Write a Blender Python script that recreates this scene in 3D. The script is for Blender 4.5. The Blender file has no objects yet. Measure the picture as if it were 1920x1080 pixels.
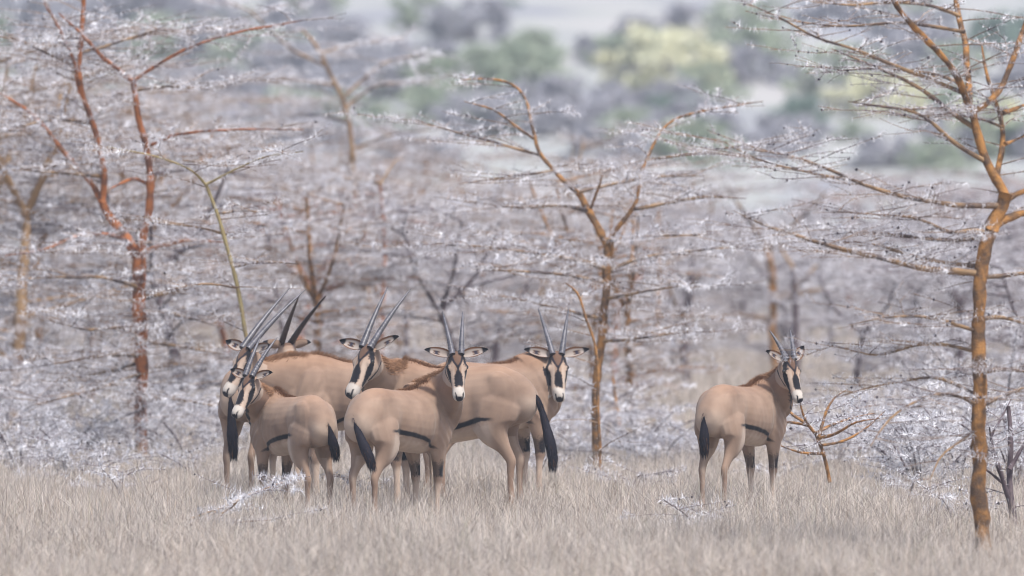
import bpy, math, random
import numpy as np
from mathutils import Vector, Matrix

# ------------------------------------------------------------------ camera, sky, sun, exposure
S = bpy.context.scene
COL = S.collection
FPX, HCAM, YH = 19200.0, 2.8, 313.0          # focal length in px of a 1920 px frame, eye height, eye-level row
PITCH = math.atan((540.0 - YH) / FPX)
cam_data = bpy.data.cameras.new('camera')
cam = bpy.data.objects.new('camera', cam_data); COL.objects.link(cam)
cam.location = (0, 0, HCAM)
cam.rotation_euler = (math.pi / 2 - PITCH, 0, 0)
cam_data.sensor_width = 36.0
cam_data.lens = 36.0 * FPX / 1920.0
cam_data.clip_start, cam_data.clip_end = 1.0, 6000.0
cam_data.dof.use_dof = True
cam_data.dof.focus_distance = 80.0
cam_data.dof.aperture_fstop = 360.0 / 150.0
S.camera = cam

SUN_EL, SUN_AZ = math.radians(62), math.radians(145)   # azimuth measured clockwise from +Y
w = bpy.data.worlds.new('World'); S.world = w; w.use_nodes = True
nt = w.node_tree
bg = nt.nodes['Background']
sky = nt.nodes.new('ShaderNodeTexSky'); sky.sky_type = 'NISHITA'; sky.sun_disc = False
sky.sun_elevation, sky.sun_rotation = SUN_EL, SUN_AZ
sky.air_density, sky.dust_density = 1.0, 3.0
nt.links.new(sky.outputs[0], bg.inputs[0]); bg.inputs[1].default_value = 0.11
sun_d = bpy.data.lights.new('sun', 'SUN'); sun_d.energy = 3.0; sun_d.angle = math.radians(7)
sun_d.color = (1.0, 0.965, 0.90)
sun = bpy.data.objects.new('sun', sun_d); COL.objects.link(sun)
sv = Vector((math.sin(SUN_AZ) * math.cos(SUN_EL), math.cos(SUN_AZ) * math.cos(SUN_EL), math.sin(SUN_EL)))
sun.rotation_euler = sv.to_track_quat('Z', 'Y').to_euler()
S.view_settings.view_transform = 'Standard'; S.view_settings.look = 'None'
S.view_settings.gamma = 1.0; S.view_settings.exposure = 0.80
S.cycles.pixel_filter_type = 'BLACKMAN_HARRIS'; S.cycles.filter_width = 1.05
S.cycles.use_denoising = True
S.cycles.max_bounces = 5; S.cycles.diffuse_bounces = 2; S.cycles.volume_bounces = 0

rng = np.random.default_rng(7)
cp, sp = math.cos(PITCH), math.sin(PITCH)

def P(px, py, D):
    """point of the scene at depth D seen at photo pixel (px,py)"""
    u, v = (px - 960.0) / FPX, (540.0 - py) / FPX
    y, z = cp + v * sp, -sp + v * cp
    k = D / y
    return np.array((u * k, D, HCAM + z * k))

# ------------------------------------------------------------------ materials
def mat(name, base, rough=0.85, attr=None, noise=None, spec=0.3, bump=None, sheen=0.0):
    m = bpy.data.materials.new(name); m.use_nodes = True
    n, l = m.node_tree.nodes, m.node_tree.links
    b = n['Principled BSDF']
    b.inputs['Roughness'].default_value = rough
    b.inputs['Specular IOR Level'].default_value = spec
    if sheen: b.inputs['Sheen Weight'].default_value = sheen
    src = None
    if attr:
        a = n.new('ShaderNodeAttribute'); a.attribute_name = attr; src = a.outputs['Color']
    if noise:
        scale, c2, lo, hi = noise
        tc = n.new('ShaderNodeTexCoord')
        t = n.new('ShaderNodeTexNoise'); t.inputs['Scale'].default_value = scale; t.inputs['Detail'].default_value = 5
        l.new(tc.outputs['Object'], t.inputs['Vector'])
        r = n.new('ShaderNodeMapRange'); r.inputs[1].default_value = lo; r.inputs[2].default_value = hi
        l.new(t.outputs[0], r.inputs[0])
        mx = n.new('ShaderNodeMix'); mx.data_type = 'RGBA'
        l.new(r.outputs[0], mx.inputs[0])
        if src: l.new(src, mx.inputs[6])
        else: mx.inputs[6].default_value = (*base, 1)
        if src:
            mm = n.new('ShaderNodeMix'); mm.data_type = 'RGBA'; mm.blend_type = 'MULTIPLY'; mm.inputs[0].default_value = 1
            l.new(src, mm.inputs[6]); mm.inputs[7].default_value = (*c2, 1)
            l.new(mm.outputs[2], mx.inputs[7])
        else: mx.inputs[7].default_value = (*c2, 1)
        src = mx.outputs[2]
    if src: l.new(src, b.inputs['Base Color'])
    else: b.inputs['Base Color'].default_value = (*base, 1)
    if bump:
        bs, st = bump
        tc = n.new('ShaderNodeTexCoord')
        t = n.new('ShaderNodeTexNoise'); t.inputs['Scale'].default_value = bs; t.inputs['Detail'].default_value = 4
        l.new(tc.outputs['Object'], t.inputs['Vector'])
        bp = n.new('ShaderNodeBump'); bp.inputs['Strength'].default_value = st; bp.inputs['Distance'].default_value = 0.01
        l.new(t.outputs[0], bp.inputs['Height']); l.new(bp.outputs[0], b.inputs['Normal'])
    return m

M = {}
M['fur'] = mat('fur', (1, 1, 1), 0.8, attr='col', noise=(5, (0.72, 0.69, 0.68), .36, .68), spec=.15, bump=(260, .16), sheen=.1)
M['hair'] = mat('hair', (1, 1, 1), 0.75, attr='col', spec=.15)
M['horn_grey'] = mat('horn_grey', (.06, .058, .07), .4, noise=(30, (.13, .125, .15), .4, .7), spec=.5)
M['horn_dark'] = mat('horn_dark', (.035, .022, .022), .45, noise=(30, (.06, .045, .045), .4, .7), spec=.4)
M['eye'] = mat('eye', (.01, .007, .006), .12, spec=.8)
M['bark_orange'] = mat('bark_orange', (.37, .185, .065), .8, noise=(11, (.12, .075, .05), .40, .60), spec=.2, bump=(70, 1.0))
M['bark_red'] = mat('bark_red', (.38, .14, .055), .8, noise=(9, (.14, .065, .045), .43, .63), spec=.2, bump=(40, .6))
M['bark_tan'] = mat('bark_tan', (.31, .20, .11), .8, noise=(8, (.20, .12, .08), .45, .7), spec=.2)
M['bark_yellow'] = mat('bark_yellow', (.32, .26, .13), .8, noise=(12, (.25, .19, .10), .45, .7), spec=.2)
M['limb'] = mat('limb', (.30, .195, .11), .8, noise=(6, (.10, .075, .07), .40, .60), spec=.2)
M['bark_dark'] = mat('bark_dark', (.075, .055, .065), .85, noise=(12, (.13, .10, .11), .4, .7), spec=.2)
M['twig'] = mat('twig', (.27, .18, .115), .8, noise=(2.5, (.11, .08, .08), .42, .62), spec=.2)
M['twig_dark'] = mat('twig_dark', (.14, .11, .12), .8, noise=(8, (.28, .24, .24), .45, .65), spec=.2)
M['thorn'] = mat('thorn', (.80, .80, .86), .45, noise=(3, (.42, .40, .44), .42, .64), spec=.5)
M['gall'] = mat('gall', (.035, .025, .035), .5)

# ------------------------------------------------------------------ mesh helpers
def build_mesh(name, V, loops, counts, mats, mi=None, smooth=False, col=None):
    me = bpy.data.meshes.new(name)
    V = np.asarray(V, np.float32); loops = np.asarray(loops, np.int32); counts = np.asarray(counts, np.int32)
    me.vertices.add(len(V)); me.vertices.foreach_set('co', V.ravel())
    me.loops.add(len(loops)); me.loops.foreach_set('vertex_index', loops)
    me.polygons.add(len(counts))
    st = np.zeros(len(counts), np.int32); st[1:] = np.cumsum(counts)[:-1]
    me.polygons.foreach_set('loop_start', st); me.polygons.foreach_set('loop_total', counts)
    if mi is not None: me.polygons.foreach_set('material_index', np.asarray(mi, np.int32))
    me.polygons.foreach_set('use_smooth', np.full(len(counts), smooth))
    for m in mats: me.materials.append(m)
    me.update(calc_edges=True); me.validate()
    if col is not None:
        a = me.color_attributes.new('col', 'FLOAT_COLOR', 'POINT')
        c = np.ones((len(V), 4), np.float32); c[:, :3] = col
        a.data.foreach_set('color', c.ravel())
    return me

class MB:
    """collects vertices and faces for one mesh"""
    def __init__(self): self.V = []; self.L = []; self.C = []; self.MI = []; self.COL = []; self.n = 0
    def add(self, V, F, mi=0, col=(1, 1, 1)):
        V = np.asarray(V, float).reshape(-1, 3); F = np.asarray(F)
        self.V.append(V); self.L.append((F + self.n).ravel()); self.C.append(np.full(len(F), F.shape[1]))
        self.MI.append(np.full(len(F), mi)); self.n += len(V)
        c = np.asarray(col, float)
        self.COL.append(np.tile(c, (len(V), 1)) if c.ndim == 1 else c)
    def tube(self, pts, rad, k=6, mi=0, col=(1, 1, 1), cap=True):
        pts = np.asarray(pts, float); n = len(pts)
        rad = np.broadcast_to(np.asarray(rad, float), (n,))
        t = np.gradient(pts, axis=0); t /= np.linalg.norm(t, axis=1)[:, None] + 1e-9
        ref = np.array((0.13, 0.2, 1.0)) if abs(t[:, 2]).mean() < .8 else np.array((1.0, .1, .05))
        a = np.cross(t, ref); a /= np.linalg.norm(a, axis=1)[:, None] + 1e-9
        b = np.cross(t, a)
        ang = np.arange(k) * 2 * math.pi / k
        V = pts[:, None] + rad[:, None, None] * (a[:, None] * np.cos(ang)[None, :, None] + b[:, None] * np.sin(ang)[None, :, None])
        i = np.arange(n - 1)[:, None] * k + np.arange(k)[None]
        j = np.arange(n - 1)[:, None] * k + (np.arange(k)[None] + 1) % k
        F = np.stack([i, j, j + k, i + k], -1).reshape(-1, 4)
        if np.ndim(col) == 2: col = np.repeat(col, k, axis=0)
        self.add(V, F, mi, col)
        if cap:
            for e in (0, n - 1):
                q = list(range(k)) if e == 0 else list(range(k - 1, -1, -1))
                self.L.append(np.array([self.n - n * k + e * k + x for x in q])); self.C.append(np.array([k])); self.MI.append(np.array([mi]))
    def mesh(self, name, mats, smooth=False):
        return build_mesh(name, np.concatenate(self.V), np.concatenate(self.L), np.concatenate(self.C), mats,
                          np.concatenate(self.MI), smooth, np.concatenate(self.COL))

def link(name, me, parent=None, loc=None):
    o = bpy.data.objects.new(name, me); COL.objects.link(o)
    if parent: o.parent = parent
    if loc is not None: o.location = loc
    return o
def tag(o, label=None, cat=None, group=None, kind=None):
    if label: o['label'] = label
    if cat: o['category'] = cat
    if group: o['group'] = group
    if kind: o['kind'] = kind
    return o
def empty(name, loc=(0, 0, 0), rz=0.0):
    o = bpy.data.objects.new(name, None); COL.objects.link(o); o.location = loc; o.rotation_euler = (0, 0, rz)
    o.empty_display_size = .3
    return o
def nrm(v): v = np.asarray(v, float); return v / (np.linalg.norm(v) + 1e-12)

# ------------------------------------------------------------------ terrain
def ground_z(x, y):
    y = np.asarray(y, float); x = np.asarray(x, float)
    t = np.clip(y - 175, 0, None)
    z = 0.035 * (np.sqrt(t * t + 40 ** 2) - 40)
    far = np.clip((y - 250) / 200, 0, 1)
    z += far * (1.6 * np.sin(x * .035 + 1.3) + 1.0 * np.sin(x * .09 + y * .02))
    z += 0.03 * np.sin(x * 1.1 + y * .7) * np.sin(y * .31 + 2)
    return z
def build_ground():
    ys = np.concatenate([np.linspace(-30, 60, 10), np.linspace(62, 180, 110), np.linspace(184, 700, 120), np.linspace(720, 2600, 25)])
    xs = np.concatenate([np.linspace(-900, -45, 24), np.linspace(-40, 40, 90), np.linspace(45, 900, 24)])
    X, Y = np.meshgrid(xs, ys)
    V = np.stack([X, Y, ground_z(X, Y)], -1).reshape(-1, 3)
    nx = len(xs)
    i = (np.arange(len(ys) - 1)[:, None] * nx + np.arange(nx - 1)[None]).ravel()
    F = np.stack([i, i + 1, i + 1 + nx, i + nx], -1)
    m = mat('dry_ground', (.36, .31, .26), .95, noise=(.6, (.25, .215, .19), .4, .65), spec=.1)
    # broad patches of bare pinkish earth and grey scrub on the hillside
    n, l = m.node_tree.nodes, m.node_tree.links
    b = n['Principled BSDF']; old = b.inputs['Base Color'].links[0].from_socket
    tc = n.new('ShaderNodeTexCoord'); mp = n.new('ShaderNodeMapping'); mp.inputs['Scale'].default_value = (.10, .035, 0)
    t = n.new('ShaderNodeTexNoise'); t.inputs['Scale'].default_value = 1.0; t.inputs['Detail'].default_value = 4
    l.new(tc.outputs['Object'], mp.inputs[0]); l.new(mp.outputs[0], t.inputs['Vector'])
    r = n.new('ShaderNodeValToRGB'); e = r.color_ramp.elements
    e[0].position = .36; e[0].color = (.24, .24, .29, 1); e[1].position = .66; e[1].color = (.43, .41, .41, 1)
    x = r.color_ramp.elements.new(.48); x.color = (.34, .35, .34, 1)
    l.new(t.outputs[0], r.inputs[0])
    sx = n.new('ShaderNodeSeparateXYZ'); l.new(tc.outputs['Object'], sx.inputs[0])
    mr = n.new('ShaderNodeMapRange'); mr.inputs[1].default_value = 170; mr.inputs[2].default_value = 230
    l.new(sx.outputs[1], mr.inputs[0])
    mx = n.new('ShaderNodeMix'); mx.data_type = 'RGBA'; l.new(mr.outputs[0], mx.inputs[0]); l.new(old, mx.inputs[6]); l.new(r.outputs[0], mx.inputs[7])
    l.new(mx.outputs[2], b.inputs['Base Color'])
    me = build_mesh('ground', V, F.ravel(), np.full(len(F), 4), [m], smooth=True)
    tag(link('ground', me), kind='structure')
build_ground()

# ------------------------------------------------------------------ grass
def blades(n, xy, h, wd, lean, pal, palw, seg=(0, .45, .8, 1.0)):
    """n curved blades as one vertex/face set"""
    az = rng.uniform(0, 2 * math.pi, n)
    face = rng.normal(0, .7, n)                       # blade faces roughly any way
    ln = np.abs(rng.normal(lean, lean * .9, n))
    dx = np.stack([np.cos(az), np.sin(az)], -1)
    sx = np.stack([np.cos(face), np.sin(face)], -1)
    z0 = ground_z(xy[:, 0], xy[:, 1])
    V = np.zeros((n, 7, 3)); wf = (1.0, .85, .55)
    for k, t in enumerate(seg):
        c = np.zeros((n, 3)); c[:, :2] = xy + dx * (ln * h * t ** 1.8)[:, None]; c[:, 2] = z0 + h * t * (1 - .25 * ln * t) - .01
        if k < 3:
            V[:, 2 * k] = c; V[:, 2 * k + 1] = c
            V[:, 2 * k, :2] -= sx * (wd * wf[k] / 2)[:, None]; V[:, 2 * k + 1, :2] += sx * (wd * wf[k] / 2)[:, None]
        else: V[:, 6] = c
    o = (np.arange(n) * 7)[:, None]
    Q = np.concatenate([o + np.array([0, 1, 3, 2]), o + np.array([2, 3, 5, 4])], 0)
    T = o + np.array([4, 5, 6])
    ci = rng.choice(len(pal), n, p=palw)
    c = np.asarray(pal)[ci] * rng.uniform(.8, 1.15, (n, 1))
    return V.reshape(-1, 3), Q, T, np.repeat(c, 7, axis=0)
def patch(x, y):
    return .5 + .5 * np.sin(x * 1.7 + 1.3 * np.sin(y * .5)) * np.sin(y * .62 + 1.1 * np.sin(x * .9) + .5)
def scatter(n, y0, y1, margin=1.0):
    y = y0 * (y1 / y0) ** rng.uniform(0, 1, n * 2) if y1 / y0 > 1.3 else rng.uniform(y0, y1, n * 2)
    x = rng.uniform(-1, 1, n * 2) * (y * .052 + margin)
    keep = rng.uniform(0, 1, n * 2) < .35 + .65 * patch(x, y)
    return np.stack([x[keep], y[keep]], -1)[:n]
PAL = [(.485, .42, .37), (.38, .34, .32), (.62, .555, .51), (.265, .24, .235), (.32, .32, .245), (.41, .32, .25), (.10, .08, .08)]
PW = [.28, .23, .21, .11, .04, .08, .05]
def build_grass():
    parts = []
    for (n, y0, y1, hm, hs, wd, ln) in ((230000, 66, 96, .19, .07, .0030, .6), (90000, 66, 96, .24, .08, .0026, 1.5), (45000, 67, 96, .33, .08, .0024, .45),
                                        (80000, 96, 150, .25, .08, .007, .45), (20000, 96, 175, .38, .1, .006, .3), (16000, 150, 230, .3, .1, .02, .3)):
        xy = scatter(n, y0, y1); m = len(xy)
        tuft = rng.integers(0, m // 7 + 1, m)            # gather blades into tufts
        c = xy[tuft]; xy = c + rng.normal(0, .08, (m, 2))
        pf = .75 + .5 * patch(xy[:, 0] * .7 + 3, xy[:, 1] * .8)
        h = np.clip(rng.normal(hm, hs, m), .06, .65) * pf
        parts.append(blades(m, xy, h, np.full(m, wd) * rng.uniform(.6, 1.3, m), ln, PAL, PW))
    V = np.concatenate([p[0] for p in parts]); C = np.concatenate([p[3] for p in parts])
    off = np.cumsum([0] + [len(p[0]) for p in parts])[:-1]
    Q = np.concatenate([p[1] + o for p, o in zip(parts, off)]); T = np.concatenate([p[2] + o for p, o in zip(parts, off)])
    m = mat('dry_grass', (1, 1, 1), .7, attr='col', spec=.2)
    me = build_mesh('dry_grass', V, np.concatenate([Q.ravel(), T.ravel()]), np.concatenate([np.full(len(Q), 4), np.full(len(T), 3)]), [m], col=C)
    tag(link('dry_grass', me), 'knee high dry straw and grey grass covering the plain', 'grass', kind='stuff')
build_grass()

# ------------------------------------------------------------------ thorn trees
class Tree:
    """wood = trunk and limbs; crown = twigs, white thorns and dark galls"""
    def __init__(self, seed): self.r = np.random.default_rng(seed); self.wood = MB(); self.crown = MB(); self.seg = []; self.galls = []
    def smooth(self, pts, rad, step):
        pts = np.asarray(pts, float); rad = np.asarray(rad, float)
        d = np.r_[0, np.cumsum(np.linalg.norm(np.diff(pts, axis=0), axis=1))]
        n = max(3, int(d[-1] / step) + 1); s = np.linspace(0, d[-1], n)
        q = np.stack([np.interp(s, d, pts[:, i]) for i in range(3)], -1)
        if n > 4:
            for _ in range(2): q[1:-1] = .25 * q[:-2] + .5 * q[1:-1] + .25 * q[2:]
        return q, np.interp(s, d, rad)
    def limb(self, pts, rad, k=8, step=.07, wob=.12, mi=0):
        q, r = self.smooth(pts, rad, step)
        n = len(q)
        wv = self.r.normal(0, 1, (n, 3)); wv[1:-1] = (wv[:-2] + wv[1:-1] + wv[2:]) / 3
        q[1:] += wv[1:] * r[1:, None] * wob * 2
        r = r * (1 + self.r.normal(0, .08, n))
        self.wood.tube(q, r, k, mi)
        return q, r
    def twig(self, p, d, L, r0, level, flat=.6, up=.0, thorns=1.0, kids=None, step=.08):
        rr = self.r
        n = max(3, int(L / step)); pts = [np.array(p, float)]; d = nrm(d)
        for i in range(n):
            d = d + rr.normal(0, .10, 3) * (1, 1, .5); d[2] *= (1 - .12 * flat); d[2] += up * .05; d = nrm(d)
            pts.append(pts[-1] + d * L / n)
        pts = np.array(pts); rad = np.linspace(r0, .0018, n + 1)
        self.crown.tube(pts, rad, 4 if r0 > .006 else 3, 0, cap=False)
        self.seg.append((pts[:-1], pts[1:], thorns))
        for _ in range(rr.poisson(.3)): self.galls.append(pts[rr.integers(1, n + 1)])
        if level > 0:
            kids = kids if kids is not None else int(L / .20)
            for _ in range(kids):
                t = rr.uniform(.12, .97); i = min(int(t * n), n - 1); q = pts[i] + (pts[i + 1] - pts[i]) * (t * n - i)
                dd = nrm(pts[i + 1] - pts[i]); s = nrm(np.cross(dd, (0, 0, 1))) * rr.choice((-1, 1))
                nd = dd * rr.uniform(.4, 1) + s * rr.uniform(.5, 1.1) + np.array((0, 0, rr.normal(.12, .22)))
                self.twig(q, nd, L * rr.uniform(.3, .65) * (1.1 - t * .5), max(.0022, r0 * .55), level - 1, flat, up, thorns)
        return pts
    def sprout(self, q, r, every=.14, L=(.5, 1.2), level=1, flat=.8, start=.1, thorns=1.0, r0=.006, horiz=True):
        """side twigs along a limb"""
        rr = self.r
        d = np.r_[0, np.cumsum(np.linalg.norm(np.diff(q, axis=0), axis=1))]
        s = d[-1] * start + rr.uniform(0, every)
        while s < d[-1]:
            p = np.array([np.interp(s, d, q[:, i]) for i in range(3)])
            i = min(max(int(np.searchsorted(d, s)), 1), len(q) - 1); t = nrm(q[i] - q[i - 1])
            a = rr.uniform(0, 2 * math.pi); h = np.array((math.cos(a), math.sin(a), rr.normal(.10, .12)))
            nd = h * (1.0 if horiz else .6) + t * (.25 if horiz else .7)
            self.twig(p, nd, rr.uniform(*L), r0, level, flat, 0, thorns)
            s += every * rr.uniform(.5, 1.5)
    def finish_crown(self, spacing=.028, tl=(.03, .065), tr=.0024):
        rr = self.r
        A = np.concatenate([s[0] for s in self.seg]); B = np.concatenate([s[1] for s in self.seg]); K = np.concatenate([np.full(len(s[0]), s[2]) for s in self.seg])
        L = np.linalg.norm(B - A, axis=1)
        cnt = rr.poisson(np.clip(L * K / spacing, 0, 60)) * 2
        idx = np.repeat(np.arange(len(A)), cnt); n = len(idx)
        if n:
            t = rr.uniform(0, 1, n)[:, None]
            p = A[idx] + (B[idx] - A[idx]) * t; d = (B - A)[idx] / (L[idx][:, None] + 1e-9)
            a = np.cross(d, np.array((.1, .2, 1.0))); a /= np.linalg.norm(a, axis=1)[:, None] + 1e-9; b = np.cross(d, a)
            th = rr.uniform(0, 2 * math.pi, n)[:, None]
            o = a * np.cos(th) + b * np.sin(th) + d * rr.normal(.1, .35, (n, 1)); o /= np.linalg.norm(o, axis=1)[:, None]
            ln = rr.uniform(*tl, n)[:, None]
            e1 = np.cross(o, d); e1 /= np.linalg.norm(e1, axis=1)[:, None] + 1e-9; e2 = np.cross(o, e1)
            V = np.zeros((n, 4, 3))
            for k in range(3):
                g = 2 * math.pi * k / 3; V[:, k] = p + tr * (e1 * math.cos(g) + e2 * math.sin(g))
            V[:, 3] = p + o * ln
            f = (np.arange(n) * 4)[:, None]
            F = np.concatenate([f + np.array([0, 1, 3]), f + np.array([1, 2, 3]), f + np.array([2, 0, 3])])
            self.crown.add(V.reshape(-1, 3), F, 1)
        for g in self.galls:
            rg = self.r.uniform(.006, .012)
            o = np.array([(1, 0, 0), (-1, 0, 0), (0, 1, 0), (0, -1, 0), (0, 0, 1), (0, 0, -1)]) * rg * self.r.uniform(.8, 1.3, (6, 1))
            self.crown.add(g + o, [(0, 2, 4), (2, 1, 4), (1, 3, 4), (3, 0, 4), (2, 0, 5), (1, 2, 5), (3, 1, 5), (0, 3, 5)], 2)
    def emit(self, name, base, wood, label, cat='thorn tree', group=None, twig='twig', rz=0.0):
        b = np.asarray(base, float)
        e = empty(name, b, rz); tag(e, label, cat, group)
        for mb in (self.wood, self.crown): mb.V = [v - b for v in mb.V]
        if self.wood.n: link('trunk', self.wood.mesh('trunk', [wood, M['limb']], True), e)
        if self.crown.n: link('crown', self.crown.mesh('crown', [M[twig], M['thorn'], M['gall']]), e)
        return e
def path(pts, D, dd=0.0):
    """photo polyline at depth D; dd = change of depth from first to last point"""
    n = len(pts)
    return np.array([P(x, y, D + dd * (i / max(1, n - 1))) for i, (x, y) in enumerate(pts)])
def pr(px, D): return px * D / FPX

def generic_tree(seed, height=3.6, spread=1.9, nlimb=15, thorn=1.0, spacing=.03, tr=.0028, step=.10):
    T = Tree(seed); r = T.r
    lean = r.normal(0, .18, 2)
    q, rad = T.limb([(0, 0, -.05), (lean[0] * .3, lean[1] * .3, height * .3), (lean[0] + r.normal(0, .15), lean[1], height * .55)], [.06, .05, .04], 7, .12)
    tops = []
    for k in range(r.integers(2, 5)):
        a = r.uniform(0, 6.28); sp = r.uniform(.2, .55) * spread
        e = q[-1] + np.array((math.cos(a) * sp, math.sin(a) * sp, height * r.uniform(.3, .45)))
        m = (q[-1] + e) / 2 + np.array((math.cos(a) * sp * .12, math.sin(a) * sp * .12, -.1))
        lq, lr = T.limb([q[-1], m, e], [.034, .022, .010], 5, .12); tops.append((lq, lr))
    axes = [(q, rad)] + tops
    for k in range(nlimb):
        u = r.uniform(0, 1); ax = axes[0] if u < .42 else axes[1 + r.integers(0, len(tops))]
        i = int(len(ax[0]) * r.uniform(.25 if ax is axes[0] else .1, .98)); i = min(i, len(ax[0]) - 1)
        a = r.uniform(0, 6.28); L = spread * r.uniform(.55, 1.05)
        d = np.array((math.cos(a), math.sin(a), r.uniform(-.02, .22)))
        p = ax[0][i]
        e = p + d * L; m = p + d * L * .5 + np.array((0, 0, .08))
        lq, lr = T.limb([p, m, e], [.014, .009, .004], 4, .12)
        T.seg.append((lq[:-1], lq[1:], thorn * .8))
        T.sprout(lq, lr, .11, (.3, .85), 1, .9, .1, thorn, .008)
    T.finish_crown(spacing, (.035, .07), tr)
    return T

USED = {}
def unique(label, size, small='narrower', big='wider'):
    """a second thing of the same description is told apart by its size; a third is left out"""
    if label not in USED: USED[label] = size; return label
    l2 = (big if size > USED[label] else small) + ' ' + label
    if l2 in USED: return None
    USED[l2] = size; return l2
def where(px):
    for x, t in ((60, 'at the far left edge'), (230, 'left of the red barked tree'), (340, 'behind the red barked tree'), (470, 'behind the yellow green tree'), (600, 'above the dark horned oryx'),
                 (730, 'above the middle oryx'), (850, 'left of the central oryx horns'), (960, 'between the two camera facing oryx'), (1080, 'above the rightmost herd oryx'),
                 (1180, 'around the middle orange tree'), (1300, 'right of the middle orange tree'), (1430, 'left of the lone oryx head'), (1560, 'above the lone oryx head'), (1740, 'left of the big right trunk')):
        if px < x: return t
    return 'behind the big right trunk'
def depth_word(y): return 'first row' if y < 106 else 'second row' if y < 113 else 'third row' if y < 120 else 'mid thicket' if y < 129 else 'behind mid thicket' if y < 139 else 'blurred' if y < 150 else 'more blurred' if y < 162 else 'far back' if y < 176 else 'farthest row'
# ---- traced trees
# right foreground tree
D = 72.5
T = Tree(11)
def tlimb(T, pts, ra, rb_, D, dd=0.0, k=8, sp=None, wob=.12, **kw):
    p = path(pts, D, dd); n = len(p); rad = np.linspace(pr(ra, D), pr(rb_, D), n)
    if rb_ < 3.2: rad[-1] *= .45
    q, r = T.limb(p, rad, k, .07 if k > 5 else .09, wob, 1 if k < 6 and ra < 7.5 else 0)
    if sp:
        T.seg.append((q[:-1], q[1:], kw.pop('own', .6)))
        T.sprout(q, r, sp, **kw)
    return q, r
tlimb(T, [(1848, 1066), (1842, 1000), (1838, 900), (1834, 800), (1836, 690), (1832, 560), (1843, 470), (1862, 425)], 15.5, 12, D, k=10)
tlimb(T, [(1858, 430), (1868, 405), (1882, 385), (1886, 365)], 15, 11, D, k=10)
q, r = tlimb(T, [(1886, 372), (1878, 352), (1856, 318), (1840, 280), (1830, 240), (1822, 206)], 10, 7.5, D, k=8, sp=.3, L=(.2, .5), level=1, own=.1)
tlimb(T, [(1820, 212), (1806, 165), (1790, 130), (1755, 92), (1722, 60), (1682, 20), (1668, -20)], 7, 5, D, -.5, sp=.13, L=(.3, .9), level=1)
tlimb(T, [(1818, 205), (1816, 150), (1812, 90), (1800, 40), (1790, -10)], 7, 5, D, .4, sp=.14, L=(.3, .9), level=1)
tlimb(T, [(1824, 208), (1850, 200), (1876, 170), (1892, 130), (1908, 85), (1925, 40)], 7, 5, D, .3, sp=.14, L=(.3, .8), level=1)
tlimb(T, [(1868, 335), (1878, 290), (1882, 240), (1868, 195), (1850, 140), (1840, 80)], 6, 3, D, .5, sp=.15, L=(.3, .8), level=1)
tlimb(T, [(1888, 375), (1910, 362), (1945, 350)], 6, 4, D, .1, sp=.2, L=(.3, .6), level=1)
tlimb(T, [(1880, 212), (1905, 202), (1940, 190)], 5, 3, D, .3, sp=.2, L=(.3, .6), level=1)
tlimb(T, [(1884, 270), (1930, 252)], 4, 3, D, .3, sp=.2, L=(.3, .6), level=1)
tlimb(T, [(1868, 420), (1900, 405), (1945, 396)], 9, 6, D, .2, sp=.2, L=(.4, .8), level=1)
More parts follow.
